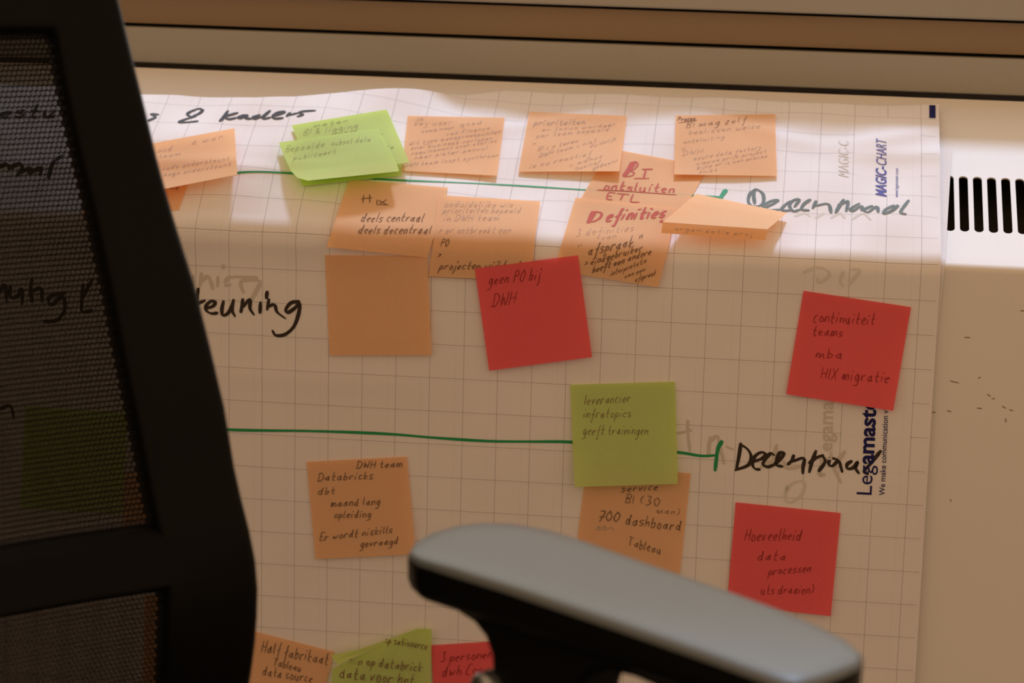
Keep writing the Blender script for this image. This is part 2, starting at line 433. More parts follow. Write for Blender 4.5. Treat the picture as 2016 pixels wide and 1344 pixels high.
ink_on_sheet('show_through_writing', GHOST, 'pale brown writing showing through the paper', [
  ('s', '470 235 465 290 455 340;465 300 520 255 540 290 560 355;600 262 598 335;645 170 640 190;655 300 690 265 720 265;660 330 700 325;730 260 850 265 910 268;780 300 785 340 805 385;790 290 870 285 935 300 900 380 860 450', .0024, Z7),
  ('s', '405 250 400 330', .0022, Z7),
  ('s', '1125 400 1160 400;1135 330 1135 400 1150 550;1060 420 1120 410;1300 450 1290 520 1290 590;1300 480 1350 440 1370 500 1400 640;1420 520 1470 540', .0022, (1050, 740, 3.7325)),
  ('s', '520 470 500 560 480 640;400 640 460 600 560 590;580 600 600 650 700 640;880 590 860 700 900 700;1060 520 980 640 1030 760', .0026, Z2)], True)
ink_on_sheet('show_through_writing', GHOST2, 'faint loops showing through below the edge', [
  ('s', '560 960 640 930 700 940 730 980 660 1030 650 1000;820 960 800 1020 820 1050;880 940 930 950 860 1040', .0020, Z5),
  ('s', '600 790 590 900 640 920 720 860 740 760 650 770 600 830', .0022, Z2),
  ('s', '1440 600 1500 590 1560 600;1600 600 1660 580 1720 610', .0022, (1416-416, 250, 3.36)),
  ('s', '500 590 560 570 600 590;640 600 690 570;740 600 800 570 830 600;880 610 950 570 1000 610', .0020, Z5)], True)
ink_on_sheet('marker_line', MARK_G, 'upper green marker line with end tick', [
  ('s', '440 345 475 339 520 338 575 341 640 346 720 351 800 355 900 359 1000 364 1080 369 1160 374 1280 381 1395 386 1420 388', .0017, (0, 0, 1)),
  ('s', '1429 374 1422 384 1417 392', .0032, (0, 0, 1))])
ink_on_sheet('marker_line', MARK_G, 'lower green marker line with end tick', [
  ('s', '430 845 500 847 600 848 700 851 780 855 850 861 960 868 1050 869 1127 870 1230 880 1334 890 1380 897 1410 896', .0021, (0, 0, 1)),
  ('s', '1421 869 1413 885 1408 925', .0026, (0, 0, 1))])
ink_on_sheet('marker_word', MARK, 'black marker word Decentraal in the shade', [
  ('s', '235 455 222 550 200 660;230 460 290 500 318 560 295 625 195 665;330 600 400 575 435 540 395 525 345 560 328 620 350 655 385 660;500 545 470 535 430 580 412 620 450 640 500 622;498 625 560 565 580 530 545 530 520 580 520 625 565 637;655 550 640 590 610 620;640 600 735 570 730 640 728 690;832 515 800 600 780 680;780 610 830 570 888 548;888 555 905 600 855 672;1000 580 945 572 935 620 965 632 1010 592 1030 640 1040 678;1115 595 1080 620 1083 655 1130 645 1165 600 1148 650 1172 690;1345 515 1270 610 1215 675 1245 697', .0022, Z2)])
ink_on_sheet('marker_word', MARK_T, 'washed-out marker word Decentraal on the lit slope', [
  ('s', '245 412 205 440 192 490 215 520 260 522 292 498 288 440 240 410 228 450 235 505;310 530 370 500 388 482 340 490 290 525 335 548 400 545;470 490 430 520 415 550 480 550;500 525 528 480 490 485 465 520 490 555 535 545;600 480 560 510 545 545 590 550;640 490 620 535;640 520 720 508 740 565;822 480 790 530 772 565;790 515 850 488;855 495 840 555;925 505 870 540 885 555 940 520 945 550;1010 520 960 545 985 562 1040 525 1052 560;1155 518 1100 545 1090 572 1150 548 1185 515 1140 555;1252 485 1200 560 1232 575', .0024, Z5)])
ink_on_sheet('marker_word', MARK, 'black marker word ending in teunning', [
  ('s', '445 355 432 440 440 575;420 480 495 450;510 510 560 495 580 460 545 455 508 490 510 530 550 552 595 548;645 455 632 520 640 567 680 550 710 500 725 445;715 480 715 530 735 572;798 440 790 500 783 540;790 510 855 440 855 510 885 560;938 465 935 545;992 380 985 430;1005 440 992 520;995 500 1050 482 1070 540 1135 590;1245 455 1180 468 1140 520 1155 545 1210 510 1250 470 1240 560 1200 660 1130 720 1060 725 1035 690', .0023, Z7)])
ink_on_sheet('marker_word', MARK, 'black marker words ending in kaders at the top', [
  ('s', '155 225 90 222 130 250 60 285;595 185 560 168 490 190 445 220 480 246 560 215 595 182;520 245 430 270 362 300 450 300 540 290;838 192 800 250 765 288;930 210 830 238 800 245 850 270 920 258;1000 230 945 250 960 262 1030 232 1015 262 1065 266;1150 230 1090 250 1105 267 1160 250;1250 190 1185 250 1200 267 1250 255;1280 240 1370 215 1395 198 1335 205 1280 240 1300 264 1375 260;1445 212 1420 240;1432 232 1520 212;1690 186 1585 193 1540 205 1572 225 1528 243', .0026, Z4)])
ink_on_sheet('marker_word', MARK, 'black marker words seen through the chair mesh', [
  ('h', 'estu', -10, 690, 335, 690, 75, .0028, .3, (0, 0, 2.987)),
  ('s', '-10 985 30 965 50 975 60 990 110 960 130 985 105 1030;110 1020 180 985 170 1020 240 985 235 1025;365 915 310 960 285 1045', .0034, (0, 0, 2.987)),
  ('s', '0 370 30 330 40 430;60 340 60 400 100 400 130 350 130 440;190 300 180 360 190 430;190 370 240 350 250 430;380 380 290 400 300 450 370 400 380 480 330 540 260 545;490 330 480 480 540 480;490 400 540 300', .0026, (0, 450, 2.986)),
  ('s', '0 1060 60 1040 80 1110', .0024, (0, 450, 2.986))], True)

def printed(text, base, tip, cap, mat, label, shear=0.0, bold=0.0, name='printed_wordmark', h=.0003, width=None):
    """text printed along base->tip (pixels); cap = letter height in metres"""
    cu = bpy.data.curves.new('t', 'FONT'); cu.body = text; cu.size = 1.0; cu.shear = shear; cu.offset = bold; cu.resolution_u = 3
    ob = bpy.data.objects.new('t', cu); COL.objects.link(ob)
    me = bpy.data.meshes.new_from_object(ob.evaluated_get(bpy.context.evaluated_depsgraph_get())); bpy.data.objects.remove(ob)
    ua, ta = solve(*base, h, (-.03, .05 if base[1] < 480 else -.1)); ub, tb_ = solve(*tip, h, (-.03, .05 if base[1] < 480 else -.1))
    bm = bmesh.new(); bm.from_mesh(me); bpy.data.meshes.remove(me)
    xs = [v.co.x for v in bm.verts]; x0, x1 = min(xs), max(xs)
    L = math.hypot(ub-ua, tb_-ta); d = np.array([(ub-ua)/L, (tb_-ta)/L]); nrm = np.array([-d[1], d[0]])
    for v in bm.verts:
        a = (v.co.x-x0)/(x1-x0)*L; b = v.co.y*cap/.70
        u = ua + d[0]*a + nrm[0]*b; t = ta + d[1]*a + nrm[1]*b
        v.co = surf(u, t, h)
    o = bm_obj(name, bm, mat); keep(o, sheet); o['label'] = label
    return o
printed('MAGIC-', (1745, 387), (1745, 327), .0078, BLUE, 'blue bold slanted first half of printed wordmark', .35, .022)
printed('CHART', (1745.5, 325), (1745, 272), .0078, BLUE, 'blue light slanted second half of printed wordmark', .35, .0)
printed('www.legamaster.com', (1768, 388), (1768.5, 331), .0025, BLUE, 'tiny blue printed web address')
printed('Leg', (1716, 974), (1719, 916), .0110, NAVY, 'navy printed start of wordmark, light letters', 0, 0)
printed('amaster', (1719, 914), (1726, 766), .0110, NAVY, 'navy printed end of wordmark, bold letters', 0, .03)
printed('We make communication visible', (1741.5, 975), (1750, 777), .0040, NAVY, 'small navy printed slogan', 0, .008)
printed('MAGIC-C', (1671, 349), (1671, 275), .0078, GHOST2, 'faint wordmark of the sheet below showing through', .3, .0, 'show_through_wordmark')
printed('Legama', (1638, 905), (1640, 790), .0100, GHOST, 'pale wordmark of the sheet below, beside the slogan', 0, .01, 'show_through_wordmark')
def patch(pxs, mat, name, label):
    P = [on_sheet(*p)[0] for p in pxs]
    o = mesh_obj(name, P, [tuple(range(len(P)))], mat); keep(o, sheet); o['label'] = label
_last[0] = (0, .18)
patch([(1829.5, 232), (1842, 232.5), (1842, 207), (1829.5, 206.5)], NAVY, 'printed_corner_block', 'solid navy block printed at the top right corner')

# ------------------------------------------------------------------ sticky notes
NG = 14
def make_note(rows, mat, label, group, order=0, text=(), inks=None, smooth_rows=True, double=None):
    """rows: [(left px), (right px), height left mm, height right mm]; the glued edge first"""
    K = len(rows); Ppx = []; P = []
    g = (rows[0][0][0]/2700-.7, .1 if rows[0][0][1] < 440 else -.05)
    nb_ = NG if K == 2 else (K-1)*7
    for j in range(nb_+1):
        b = j/nb_*(K-1); i = min(K-2, int(b)); fb = b-i
        def mixr(k):
            A = rows[i][k]; B = rows[i+1][k]
            return np.array(A, float)*(1-fb)+np.array(B, float)*fb
        l, r_ = mixr(0), mixr(1)
        hb = fb if K > 2 else fb**1.6
        hl = rows[i][2]*(1-hb)+rows[i+1][2]*hb; hr = rows[i][3]*(1-hb)+rows[i+1][3]*hb
        rowp = []; rowx = []
        for c in range(NG+1):
            a = c/NG; q = l*(1-a)+r_*a; h = (hl*(1-a)+hr*a)/1000 + .0005 + .0004*order
            u, t = solve(q[0], q[1], h, g); g = (u, t)
            rowp.append(surf(u, t, h)); rowx.append(q)
            if c == 0: g0 = (u, t)
        g = g0
        P.append(rowp); Ppx.append(rowx)
    nr, nc = nb_+1, NG+1
    Pa = np.array(P); Xa = np.array(Ppx)
    c0 = Pa[0].mean(axis=0)
    vs = (Pa.reshape(-1, 3)-c0); fs = [(r*nc+c, (r+1)*nc+c, (r+1)*nc+c+1, r*nc+c+1) for r in range(nr-1) for c in range(nc-1)]
    o = mesh_obj('sticky_note', vs, fs, mat, smooth=(order != 6 or K != 4)); o.location = tuple(c0)
    tag(o, label, 'sticky note', group)
    def f(A, a, b):
        x = min(max(a, 0), 1)*(nc-1); y = min(max(b, 0), 1)*(nr-1); i = min(int(x), nc-2); j = min(int(y), nr-2); x -= i; y -= j
        return (A[j, i]*(1-x)+A[j, i+1]*x)*(1-y)+(A[j+1, i]*(1-x)+A[j+1, i+1]*x)*y
    st = [.5, .5]
    def mapper(px, py):
        a, b = st
        for _ in range(12):
            r = f(Xa, a, b)-np.array([px, py])
            if abs(r).max() < .1: break
            e = .02; da = (f(Xa, min(a+e, 1), b)-f(Xa, min(a+e, 1)-e, b))/e; db = (f(Xa, a, min(b+e, 1))-f(Xa, a, min(b+e, 1)-e))/e
            try: s_ = np.linalg.solve(np.array([da, db]).T, -r)
            except Exception: break
            a = min(.985, max(.015, a+s_[0])); b = min(.985, max(.015, b+s_[1]))
        st[0], st[1] = a, b
        p = f(Pa, a, b); e = .03
        N = np.cross(f(Pa, a+e, b)-f(Pa, a-e, b), f(Pa, a, b-e)-f(Pa, a, b+e)); N /= np.linalg.norm(N)+1e-12
        if N@(CAM-p) < 0: N = -N
        return p+N*.00018, N
    if text:
        for mat_i in dict.fromkeys([t[-1] for t in text]):
            k = Ink(mapper)
            for t in text:
                if t[-1] is not mat_i: continue
                st[0] = st[1] = .5
                if t[0] == 's': strokes(k, t[1], t[2], t[3])
                else: hand(k, *t[:-1])
            k.build('handwriting', mat_i, o)
    return o
G_O, G_R, G_G = 'orange sticky notes on the sheet', 'red sticky notes on the sheet', 'green sticky notes on the sheet'
W1 = .00045; W2 = .0005
Zg = (540, 200, 7.2); Z6 = (780, 210, 8.4); Zp = (1010, 200, 8.4); Zb = (1310, 210, 8.4)
Zh = (600, 350, 3.36); Zd = (1050, 350, 3.36); Zr = (1500, 550, 3.907); Zl = (1050, 740, 3.7325); Zk = (560, 870, 5.376); Zv = (1400, 960, 4.032); Zf = (480, 1200, 3.36)
# upper row
make_note([((190,330),(385,318),0,0), ((158,424),(352,413),0,0)], ORANGE, 'orange note mostly hidden by the chair back, its corner under a lifted note', G_O, 0,
  [('ne', 270, 962, 365, 962, 40, W1, .1, Z4, PEN)])
make_note([((272,287),(461.7,252.3),1,2), ((276,381),(467,343.6),9,8)], ORANGE, 'lit orange note cut off by the chair back, about 4 man', G_O, 3,
  [('oud', 145,600,300,575,55,W1,.2,Z4,PEN_LIT), ('team', 150,655,385,620,35,W1,.2,Z4,PEN_LIT), ('4 man', 470,535,800,455,50,W1,.2,Z4,PEN_LIT),
   ('code ondersteunt', 190,770,860,670,40,W1,.3,Z4,PEN_LIT), ('hoge ondersteunt', 205,835,875,725,40,W1,.3,Z4,PEN_LIT)])
make_note([((570,300),(770,285),0,0), ((596,366),(792,345),1,1)], GREEN, 'flat green note shaded under the two lifted green notes', G_G, 1)
make_note([((574,246.5),(761.5,215.3),1,1), ((618,350),(806,319.4),6,6)], GREEN, 'green note with upper right corner highest, under its twin', G_G, 3,
  [('meten', 540,370,1060,290,60,W1,.2,Zg,PEN_LIT_G), ('BI & ligging', 400,480,1190,370,80,W1,.2,Zg,PEN_LIT_G), ('in info', 800,480,1180,430,50,W1,.2,Zg,PEN_LIT_G),
   ('de', 1560,675,1700,660,50,W1,.2,Zg,PEN_LIT_G), ('=', 1480,480,1560,470,70,W1,.2,Zg,PEN_LIT_G)])
make_note([((549,280.5),(744,253),2,2), ((562,314),(765,290),5,5), ((573,337),(778,316),8,8), ((586,350),(784,329),11,10), ((606,355.5),(785.5,337),13,11)], GREEN,
  'green note curling off the sheet, in front of the other two green ones', G_G, 5,
  [('Bepaalde', 150,710,720,640,90,W1,.2,Zg,PEN_LIT_G), ('subset data', 800,620,1370,560,75,W1,.2,Zg,PEN_LIT_G), ('publiceert', 260,830,880,730,65,W1,.2,Zg,PEN_LIT_G)])
make_note([((802.6,227.9),(993.7,231.4),0,0), ((790.7,336.2),(978.2,345.7),.5,2.5)], ORANGE, 'lit orange note headed key user, right of the green notes', G_O, 1,
  [('Us', 340,235,450,225,60,W1,.2,Z6,PEN_LIT), ('key user', 290,310,930,290,80,W1,.2,Z6,PEN_LIT), ('goed', 1050,320,1430,285,55,W1,.2,Z6,PEN_LIT), ('combineer', 410,430,970,360,50,W1,.2,Z6,PEN_LIT), ('van Finance', 810,480,1560,370,60,W1,.2,Z6,PEN_LIT),
   ('dit type aanspreekpunten', 200,640,1740,430,60,W1,.3,Z6,PEN_LIT), ('snel business verlopen', 230,710,1600,540,55,W1,.3,Z6,PEN_LIT), ('requirement over stories', 240,800,1670,580,55,W1,.3,Z6,PEN_LIT),
   ('naar pieter aanvul', 290,870,1520,700,60,W1,.3,Z6,PEN_LIT), ('DWH team loopt synchroon', 110,1000,1700,820,65,W1,.3,Z6,PEN_LIT)])
make_note([((1200,292),(1395,328),0,0), ((1138,401),(1333,437),0,0)], ORANGE, 'lit orange note with red words BI and ETL', G_O, 1,
  [('s', '985 690 960 740 920 790;1000 690 970 735 935 780', .0030, Z3, MARK_R), ('s', '970 688 1015 680 1030 705 1000 740 960 748 1000 765 985 790 925 798', .0013, Z3, MARK_R),
   ('s', '1095 745 1078 808;1070 740 1145 738;1005 812 1118 812', .0015, Z3, MARK_R), ('ontsluiten', 748,898,1330,922,62,.0014,.25,Z3,MARK_R), ('s', '710 903 900 910 1100 925 1335 941', .0010, Z3, MARK_R),
   ('ETL', 770,975,1060,998,52,.0015,.25,Z3,MARK_R)])
make_note([((1042,220),(1234.4,228),0,0), ((1020.7,338),(1219.5,337),.4,4)], ORANGE, 'lit orange note on priorities, with its lower right corner curling up', G_O, 3,
  [('prioriteiten', 330,390,1200,370,85,.0008,.2,Zp,PEN_LIT), ('van', 1500,410,1700,390,60,W1,.2,Zp,PEN_LIT), ('en focus worden', 470,490,1640,410,50,W1,.2,Zp,PEN_LIT), ('per team bepaald', 370,600,1600,480,70,W1,.2,Zp,PEN_LIT), ('>', 300,740,400,720,70,W1,.1,Zp,PEN_LIT),
   ('BI = p teren', 400,820,1080,670,70,W1,.3,Zp,PEN_LIT), ('DWH team = niet', 420,930,1380,670,70,W1,.3,Zp,PEN_LIT), ('duidelijk', 1260,770,1710,630,60,W1,.3,Zp,PEN_LIT), ('is nu reactief', 260,1110,1300,880,75,W1,.3,Zp,PEN_LIT), ('= adhoc', 920,1080,1490,920,65,W1,.3,Zp,PEN_LIT),
   ('(positief', 1010,1140,1440,1020,60,W1,.3,Zp,PEN_LIT), ('gedaan)', 1310,1130,1720,990,60,W1,.3,Zp,PEN_LIT)])
make_note([((1330,227.3),(1526,224.3),0,0), ((1327.3,343.3),(1529.6,346.3),2.5,.4)], ORANGE, 'lit orange note in top row furthest right, nearest the blue wordmark', G_O, 3,
  [('Proces', 200,235,500,225,65,.0008,.1,Zb,PEN), ('s', '215 270 520 225', .0006, Zb, PEN), ('BI mag zelf', 330,350,1350,250,95,W2,.2,Zb,PEN), ('beslissen welke', 370,460,1580,350,75,W1,.2,Zb,PEN_LIT), ('ontsluiting', 285,610,985,520,60,W1,.2,Zb,PEN_LIT), ('=', 245,730,365,700,75,W1,.1,Zb,PEN_LIT),
   ('DWH', 270,810,625,765,75,W1,.2,Zb,PEN_LIT), ('azure data factory', 450,890,1590,690,70,W1,.3,Zb,PEN_LIT), ('nieuwe prijs project', 500,970,1680,750,60,W1,.3,Zb,PEN_LIT), ('bijna er is een proces', 510,1040,1690,830,60,W1,.3,Zb,PEN_LIT), ('knikt', 550,1100,865,1065,55,W1,.3,Zb,PEN_LIT)])
make_note([((1133,389),(1331,409),0,0), ((1110,465),(1316,486),0,.3), ((1092,532),(1295.5,564.9),.3,2)], ORANGE, 'orange note headed Definities, bending over the edge of the casing', G_O, 4,
  [('s', '672 1078 655 1120 635 1162;690 1080 665 1125 642 1160', .0026, Z3, MARK_R), ('s', '680 1075 740 1085 735 1120 690 1150 645 1158', .0018, Z3, MARK_R), ('efinities', 770,1150,1250,1115,85,.0022,.35,Z3,MARK_R), ('s', '1222 1148 1216 1156', .0026, Z3, MARK_R),
   ('3 definities', 275,385,670,350,45,W1,.2,Zd,PEN_LIT), ('van', 445,408,555,395,35,W1,.2,Zd,PEN_LIT), ('"', 280,490,318,480,45,W2,.2,Zd,PEN), ('afspraak "', 355,510,710,440,70,.0009,.2,Zd,PEN),
   ('> eindgebruiker', 330,590,720,480,48,.00075,.2,Zd,PEN), ('heeft een andere', 385,630,780,505,48,.00075,.2,Zd,PEN), ('interpretatie', 505,650,748,560,38,W2,.2,Zd,PEN), ('van een', 600,665,740,615,35,W2,.2,Zd,PEN), ('afspraak', 668,690,810,640,42,W2,.2,Zd,PEN)])
make_note([((1371,381),(1550,419),1,1), ((1352,397),(1540,427),6,5), ((1305,437),(1511,451),13,11), ((1301.5,458.6),(1507,472.6),9,7)], ORANGE, 'pale orange note folded up into a ledge, its flap hanging down', G_O, 6,
  [('organisatie proj', 930,345,1450,385,26,W1,.1,Zd,PEN_LIT)])
make_note([((688,353),(882,369),0,0), ((665,420),(862,440),1.5,.5), ((643,486),(841,507),5,1.5)], ORANGE, 'orange note about deels centraal, its bottom edge lifted over the blank one', G_O, 2,
  [('s', '390 115 385 165;430 112 430 165;375 140 445 132', .0009, Zh, PEN), ('s', '478 145 478 180;490 150 545 180;540 145 485 182;500 178 555 180', .0008, Zh, PEN),
   ('deels centraal', 365,288,785,290,55,.0008,.3,Zh,PEN), ('deels decentraal', 348,368,835,368,55,.0008,.3,Zh,PEN)])
make_note([((863.4,384),(1063.7,396),0,0), ((855,460),(1053,470),0,0), ((844,544),(1043,553),0,1)], ORANGE, 'orange note with Dutch text ending in PO, partly under the red one', G_O, 4,
  [('onduidelijke wie', 920,190,1380,195,38,W1,.3,Zh,PEN_LIT), ('prioriteiten bepaald', 910,232,1430,232,38,W1,.3,Zh,PEN_LIT), ('in DWH team', 912,285,1290,282,40,W2,.3,Zh,PEN_LIT), ('> er ontbreekt een', 880,365,1365,360,42,W2,.3,Zh,PEN_LIT),
   ('PO', 895,452,950,452,48,.00075,.2,Zh,PEN), ('>', 872,532,910,525,50,.00075,.1,Zh,PEN), ('projecten wijkt af', 885,605,1420,600,52,.0008,.3,Zh,PEN)])
make_note([((640,502),(840.5,506),0,1.5), ((649,699.7),(849.4,698.8),.5,2)], ORANGE, 'blank orange sticky note without writing', G_O, 1)
make_note([((934.8,528.6),(1137.8,502.4),.2,.2), ((963,729.5),(1165.5,702.7),1,2)], RED, 'red sticky note reading geen PO bij DWH, left-tilted', G_R, 6,
  [('geen PO bij', 1210,705,1560,670,75,.00075,.1,Zh,PEN_R), ('DWH', 1235,850,1395,825,80,.00075,.1,Zh,PEN_R)])
make_note([((1155,912),(1360,931.6),0,0), ((1131,1110),(1338,1129),1,1)], ORANGE, 'orange note mentioning 700 dashboards, between the green note and the armrest', G_O, 0,
  [('service', 640,850,920,835,50,.0008,.1,Zl,PEN), ('BI (30', 670,925,935,955,60,.00075,.1,Zl,PEN), ('man)', 900,1005,1080,1020,45,W1,.1,Zl,PEN), ('700', 470,1065,635,1070,70,.0010,.1,Zl,PEN), ('dashboard', 670,1085,1090,1135,70,.00085,.1,Zl,PEN),
   ('s', '455 1130 490 1100 480 1135 530 1100 520 1135 570 1110 590 1130', .0007, Zl, PEN_LIT), ('Tableau', 690,1240,940,1310,65,.00075,.1,Zl,PEN)])
make_note([((1123,757.4),(1328.6,751.3),.3,.3), ((1131.2,958.4),(1334.5,952.2),7,5)], GREEN, 'green note reading leverancier, on the lower marker line', G_G, 2,
  [('leverancier', 368,208,715,190,70,W2,.1,Zl,PEN), ('infratopics', 362,305,720,300,65,W2,.1,Zl,PEN), ('geeft trainingen', 362,425,845,430,65,W2,.1,Zl,PEN)])
make_note([((1582,572.3),(1793.6,604.5),.2,.2), ((1547.9,775.7),(1758.5,808.5),2,4)], RED, 'red note furthest right, right-tilted, its last line ending in migratie', G_R, 1,
  [('continuiteit', 390,320,870,350,85,.00075,.1,Zr,PEN_R), ('teams', 385,425,625,440,75,.00075,.1,Zr,PEN_R), ('mba', 405,600,630,605,70,.00075,.1,Zr,PEN_R), ('HIX migratie', 445,760,985,790,80,.00075,.1,Zr,PEN_R)])
make_note([((1448.4,988.5),(1655,1009.6),.2,.2), ((1431,1190),(1635.6,1212.5),2,3)], RED, 'red note above the armrest, headed Hoeveelheid', G_R, 1,
  [('Hoeveelheid', 260,415,720,415,90,.00075,.1,Zv,PEN_R), ('data', 360,575,600,570,75,.00075,.1,Zv,PEN_R), ('processen', 450,690,795,660,65,.00075,.15,Zv,PEN_R), ('uts draaien)', 390,840,815,835,70,.0007,.1,Zv,PEN_R)])
make_note([((603.7,909),(800.9,898.8),.2,.2), ((621.4,1100.6),(817.6,1090.4),1,2)], ORANGE, 'orange note headed DWH team, touching the left tip of the armrest', G_O, 1,
  [('DWH team', 758,275,1255,258,70,.00085,.1,Zk,PEN), ('Databricks', 348,410,950,385,80,.0008,.1,Zk,PEN), ('dbt', 345,550,545,545,75,.00075,.1,Zk,PEN), ('maand lang', 485,680,1015,660,80,.0008,.1,Zk,PEN), ('opleiding', 520,800,920,790,75,.0008,.1,Zk,PEN),
   ('Er wordt niskills', 368,1045,1150,955,80,.0008,.1,Zk,PEN), ('gevraagd', 800,1110,1205,1075,75,.0008,.1,Zk,PEN)])
make_note([((462,1233),(658,1283),.2,.2), ((412,1430),(606,1482),1,1)], ORANGE, 'orange note at the bottom beside the chair frame, headed Half fabrikaat', G_O, 1,
  [('Half fabrikaat', 110,275,560,365,75,.00085,.1,Zf,PEN), ('Tableau', 190,365,380,408,50,.0008,.1,Zf,PEN), ('data source', 118,430,455,480,60,.0008,.1,Zf,PEN)])
make_note([((849,1270),(1058,1257),.2,.2), ((858,1470),(1066,1458),1,1)], RED, 'red note low beside the armrest stem, about 3 personen', G_R, 2,
  [('3 personen kennen', 1295,345,1880,290,60,.00075,.1,Zf,PEN_R), ('dwh Copy', 1305,440,1620,420,70,.00075,.1,Zf,PEN_R)])
make_note([((1298,1324),(1505,1334),.2,.2), ((1290,1530),(1497,1540),1,1)], RED, 'red note almost wholly hidden beneath the armrest pad', G_R, 1)
make_note([((50,800),(250,812),.2,.2), ((40,1000),(242,1012),1,1)], GREEN, 'green note seen dimly through the chair mesh', G_G, 1)
make_note([((244,930),(440,940),.2,.2), ((240,1130),(436,1140),1,1)], ORANGE, 'orange note behind the chair frame, a sliver showing through the mesh', G_O, 1)
make_note([((286,1172),(420,1178),.2,.2), ((280,1380),(418,1386),1,1)], ORANGE, 'orange note behind the chair frame, below the lumbar bar', G_O, 0)
# green note with a folded-over corner
def px_poly(pts, hs, order):
    out = []; g = (-.4, -.2)
    for (x, y), h in zip(pts, hs):
        u, t = solve(x, y, h/1000+.0005+.0004*order, g); g = (u, t); out.append(surf(u, t, h/1000+.0005+.0004*order))
    return out
P = px_poly([(849.6,1238.7),(822,1237),(790,1249),(720,1284),(654,1316),(648,1440),(846,1440)], [2,2.5,3,4,4,1,1], 3)
c0 = np.mean(P, axis=0); fo = mesh_obj('sticky_note', [p-c0 for p in P], [tuple(range(len(P)))], GREEN); fo.location = tuple(c0)
tag(fo, 'green note at the bottom with its top left corner folded over', 'sticky note', G_G)
P2 = px_poly([(849.6,1238.7),(822,1237),(770,1256),(710,1277),(651,1289),(658,1299),(666,1308),(720,1283),(790,1248)], [2.2,3,5,7,8,8.5,9,6,4], 4)
fl = mesh_obj('folded_corner', P2, [(0,1,8),(1,2,8),(2,3,7,8),(3,4,5,7),(5,6,7)], GREEN); keep(fl, fo)
Pn = px_poly([(700,1330)], [4], 3)[0]
def flat_map(order, h):
    st = [(-.4, -.25)]
    def mp(px, py):
        u, t = solve(px, py, h/1000+.0008+.0004*order, st[0]); st[0] = (u, t)
        return surf(u, t, h/1000+.0008+.0004*order), np.array([0, -1., 0])
    return mp
k = Ink(flat_map(3, 3.4))
hand(k, 'op satisource', 930, 215, 1215, 262, 45, .0007, .1, Zf); hand(k, 'min op databrick', 690, 355, 1180, 410, 60, .0008, .1, Zf); hand(k, 'data voor het', 625, 445, 1130, 500, 70, .0009, .1, Zf)
k.build('handwriting', PEN, fo)

# scuffs on the casing front
def on_case(px, py):
    st = solve(px, py, .0002, (.03, -.1), lambda u, t, h: surf(u, t, h, PC, False))
    return surf(st[0], st[1], .0002, PC, False), np.array([0, -1., 0])
for a in ('1450 780 1480 788 1515 795;1735 883 1745 890 1760 898;1770 915 1790 918;1850 975 1875 990;1905 1000 1930 1010;1310 1020 1335 1022;1425 1008 1455 1016;1655 988 1690 993;1875 1070 1877 1095;1665 758 1680 752;1560 445 1600 447;1990 240 2016 242'.split(';')):
    k = Ink(on_case); strokes(k, a, .0007, Zr); k.build('scuff_mark', SCUFF, case)
k = Ink(on_case)
strokes(k, '1900 895 1902 908 1908 915', .0005, Z2)
k.build('scuff_mark', SCUFF, case)

# ------------------------------------------------------------------ office chair
ang = math.radians(-35.25)
Fd = np.array([math.cos(ang), math.sin(ang), 0]); Wd = np.array([Fd[1], -Fd[0], 0])      # Wd: towards the camera's left
ZA = ZB - .060
arm_mid = plane_hit(1255, 1180, (0, 0, 1), (0, 0, ZA))
seat_c = arm_mid + Wd*.27
chair = empty('office_chair', (seat_c[0], seat_c[1], 0))
tag(chair, 'black mesh-back office chair in front of the casing, blurred in the foreground', 'chair')
# armrest pad
OUT = [(803,1082),(815,1064),(845,1046),(895,1032),(950,1025),(1010,1027),(1080,1039),(1150,1061),(1250,1097),(1350,1132),(1450,1166),(1540,1199),(1620,1233),(1675,1262),(1700,1285),(1692,1303),(1655,1320),(1610,1336),(1580,1344),(1545,1342),(1500,1327),(1400,1291),(1200,1222),(1000,1155),(880,1118),(822,1100)]
base = [plane_hit(x, y, (0, 0, 1), (0, 0, ZA)) for x, y in OUT]
ctr = np.mean(base, axis=0)
def pad_mesh(shift=np.zeros(3)):
    rings = [(.55, .0012), (.80, .0009), (.94, .0002), (.985, -.0012), (1.0, -.0035), (1.0, -.0042), (1.0, -.006), (.995, -.015), (.965, -.0195), (.90, -.0215)]
    n = len(base); vs = []; fs = []
    ax = Fd
    for sc_, dz in rings:
        for p in base:
            d = p-ctr; al = d@Fd; aw = d@Wd
            la = max(abs((b-ctr)@Fd) for b in base); lw = max(abs((b-ctr)@Wd) for b in base)
            ins = (1-sc_)*lw
            q = ctr + Fd*al*(1-ins/la) + Wd*aw*(1-ins/lw); q = q + np.array([0, 0, dz])
            vs.append(q+shift)
    m = len(rings)
    for r in range(m-1):
        for i in range(n): j = (i+1) % n; fs.append((r*n+i, r*n+j, (r+1)*n+j, (r+1)*n+i))
    fs.append(tuple(range(n))); fs.append(tuple(reversed(range((m-1)*n, m*n))))
    return vs, fs
def side(o):
    bm = bmesh.new(); bm.from_mesh(o.data); bmesh.ops.delete(bm, geom=[v for v in bm.verts if not v.link_faces], context='VERTS'); bmesh.ops.recalc_face_normals(bm, faces=bm.faces); bm.to_mesh(o.data); bm.free()
    for p in o.data.polygons: p.use_smooth = True
    keep(o, chair); return o
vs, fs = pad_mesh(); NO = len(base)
f_top = fs[:4*NO] + [fs[-2]]; f_low = fs[5*NO:-2] + [fs[-1]]  # top faces take the painted sheen grey, sides stay black
side(mesh_obj('armrest_pad', vs, f_top, PAD)); side(mesh_obj('armrest_shell', vs, f_low, PLAS))
